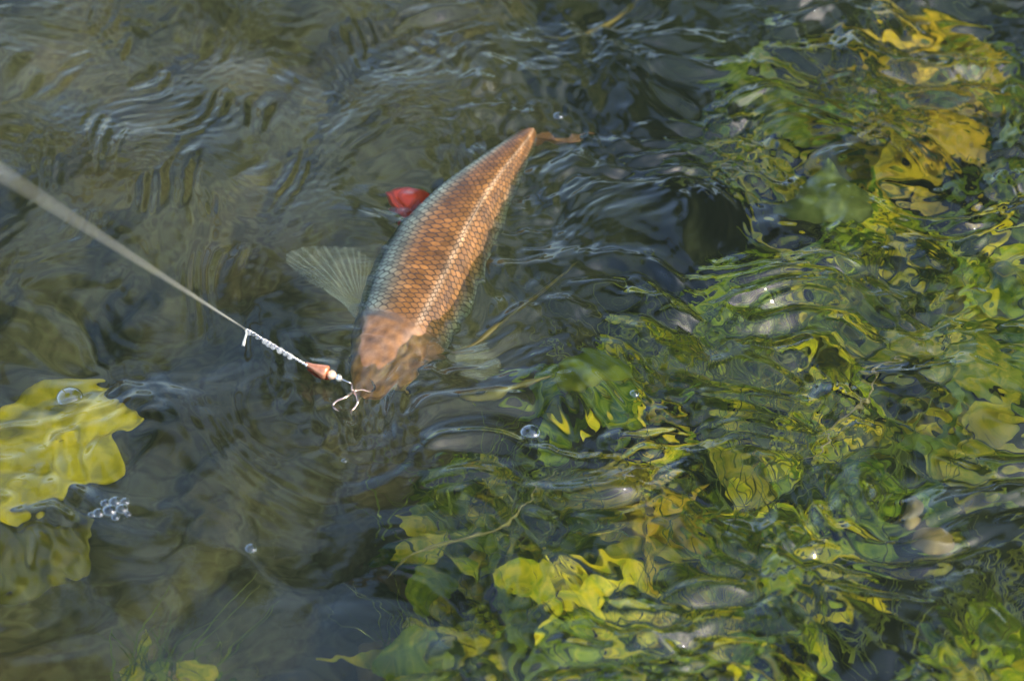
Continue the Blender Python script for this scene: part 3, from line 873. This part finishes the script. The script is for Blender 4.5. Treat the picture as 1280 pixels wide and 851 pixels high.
# algae threads: one uncountable mass in tufts
ta = Tubes()
V_, F_, nn = [], [], 0
for px, py, rx, ry, n, d in ((200, 850, 55, 16, 70, .12), (560, 830, 90, 30, 90, .18), (1235, 790, 60, 60, 160, .12), (960, 790, 160, 60, 260, .13), (760, 800, 120, 50, 240, .14),
                             (1000, 600, 160, 70, 360, .10), (900, 450, 160, 60, 300, .12), (1120, 360, 150, 70, 300, .10), (640, 640, 110, 70, 200, .13), (1130, 120, 90, 90, 240, .10)):
    c0 = at(px, py, -d)
    flow = Vector((rnd.uniform(-.4, .4), 1, 0)).normalized()
    for _ in range(n):
        q = at(px + rnd.gauss(0, .55) * rx, py + rnd.gauss(0, .55) * ry, -d - rnd.uniform(0, .10))
        ln = rnd.uniform(.03, .09); w_ = rnd.uniform(.0006, .0018)
        dr = (flow + Vector((rnd.gauss(0, .6), rnd.gauss(0, .5), rnd.uniform(-.2, .9)))).normalized()
        sd_ = dr.cross(Vector((rnd.gauss(0, 1), rnd.gauss(0, 1), 1))).normalized()
        cu = Vector((rnd.gauss(0, .3), rnd.gauss(0, .3), rnd.gauss(0, .3)))
        for k in range(6):
            f = k / 5
            pp = q + dr * ln * f + cu * ln * f * f
            pp.z = min(pp.z, -0.02)
            ww = w_ * (1 - .8 * f)
            V_ += [tuple(pp - sd_ * ww), tuple(pp + sd_ * ww)]
        for k in range(5):
            F_.append((nn + 2 * k, nn + 2 * k + 1, nn + 2 * k + 3, nn + 2 * k + 2))
        nn += 12
al = link('algae_threads', np_mesh('algae_threads', np.array(V_), np.array(F_)), M_ALGAE)
tag(al, 'fine yellow-green algae threads drifting between the submerged weeds', 'algae', kind='stuff')

# ------------------------------------------------------------------ far bank with trees mirrored in the water, some added to darken reflections
def tree(x, y, h, cr, lo, seed, label, nleaf=9000):
    r = random.Random(seed)
    e = empty('willow_tree', (x, y, 0.25), label, 'tree', 'trees on the far bank')
    tb = Tubes()
    trunk = smooth_path([(0, 0, -.3), (r.uniform(-.2, .2), r.uniform(-.2, .2), h * .3), (r.uniform(-.5, .5), r.uniform(-.4, .4), h * .62), (0, 0, h * .85)], 14)
    tb.tube(trunk, np.linspace(.34, .06, 14), 10)
    ends = []
    for k in range(16):
        b0 = trunk[r.randint(lo, 12)]
        a_ = r.uniform(0, 6.283); el = r.uniform(-.1, .9)
        ln = cr * r.uniform(.55, .95)
        d = np.array([math.cos(a_) * math.cos(el), math.sin(a_) * math.cos(el), math.sin(el) * .8])
        pth = smooth_path([b0, b0 + d * ln * .5 + np.array([0, 0, .25]), b0 + d * ln], 8)
        tb.tube(pth, np.linspace(.10, .02, 8), 6)
        ends += [pth[k2] for k2 in (4, 5, 6, 7)]
    o = link('trunk', tb.mesh('trunk'), simple_mat('bark', (0.09, 0.07, 0.05), 0.9, var=.4, scale=6), e)
    rr = np.random.default_rng(seed)
    E = np.array(ends)
    cl = E[rr.integers(0, len(E), nleaf)] + rr.normal(0, 1, (nleaf, 3)) * cr * np.array([.16, .16, .14])
    cl[:, 2] = np.maximum(cl[:, 2], .8)
    d1 = rr.normal(0, 1, (nleaf, 3)); d1 /= np.linalg.norm(d1, axis=1)[:, None]
    d2 = np.cross(d1, rr.normal(0, 1, (nleaf, 3))); d2 /= np.linalg.norm(d2, axis=1)[:, None]
    a1, a2 = .13, .06
    V = np.stack([cl - d1 * a1, cl + d2 * a2, cl + d1 * a1, cl - d2 * a2], 1).reshape(-1, 3)
    link('crown', np_mesh('crown', V, np.arange(nleaf * 4).reshape(-1, 4)), leaf_mat('tree_leaf_%d' % seed, (0.03, 0.05, 0.012), (0.06, 0.09, 0.02), (0.10, 0.12, 0.03), .3), e)
TREES = True
if TREES:
    gx2 = np.linspace(-40, 40, 80); gy2 = np.linspace(5.2, 40, 50)
    Xb, Yb = np.meshgrid(gx2, gy2)
    Zb = -0.5 + 1.0 * sstep(5.2, 7.0, Yb + 0.4 * np.sin(Xb * .7)) + .12 * field(Xb, Yb, 1.5, 6, 14, 77) * sstep(5.4, 7, Yb)
    bank = link('river_bank', np_mesh('river_bank', np.stack([Xb, Yb, Zb], -1).reshape(-1, 3), grid_faces(50, 80)), simple_mat('bank_grass', (0.06, 0.08, 0.025), 0.95, var=.5, scale=3))
    tag(bank, 'grassy far bank of the river', 'river bank', kind='structure')
    tree(5.2, 7.6, 14.0, 5.6, 5, 5, 'tall leafy tree on the far bank leaning over the water', 30000)
    tree(10.5, 4.2, 12.0, 4.5, 5, 12, 'wide leafy tree out of view, added to darken the reflected sky', 20000)  # this tree and the low ones are added to block bright sky reflections
    tree(3.2, 8.6, 5.5, 3.4, 3, 13, 'low bushy tree near the tall one, added to block the reflected bright horizon', 14000)
    tree(7.5, 9.5, 6.0, 3.6, 3, 14, 'low bushy tree near the wide one, added to block the reflected bright horizon', 14000)
    tree(-4.2, 7.6, 19.0, 4.2, 10, 9, 'slender tree with a high crown standing apart on the far bank', 22000)
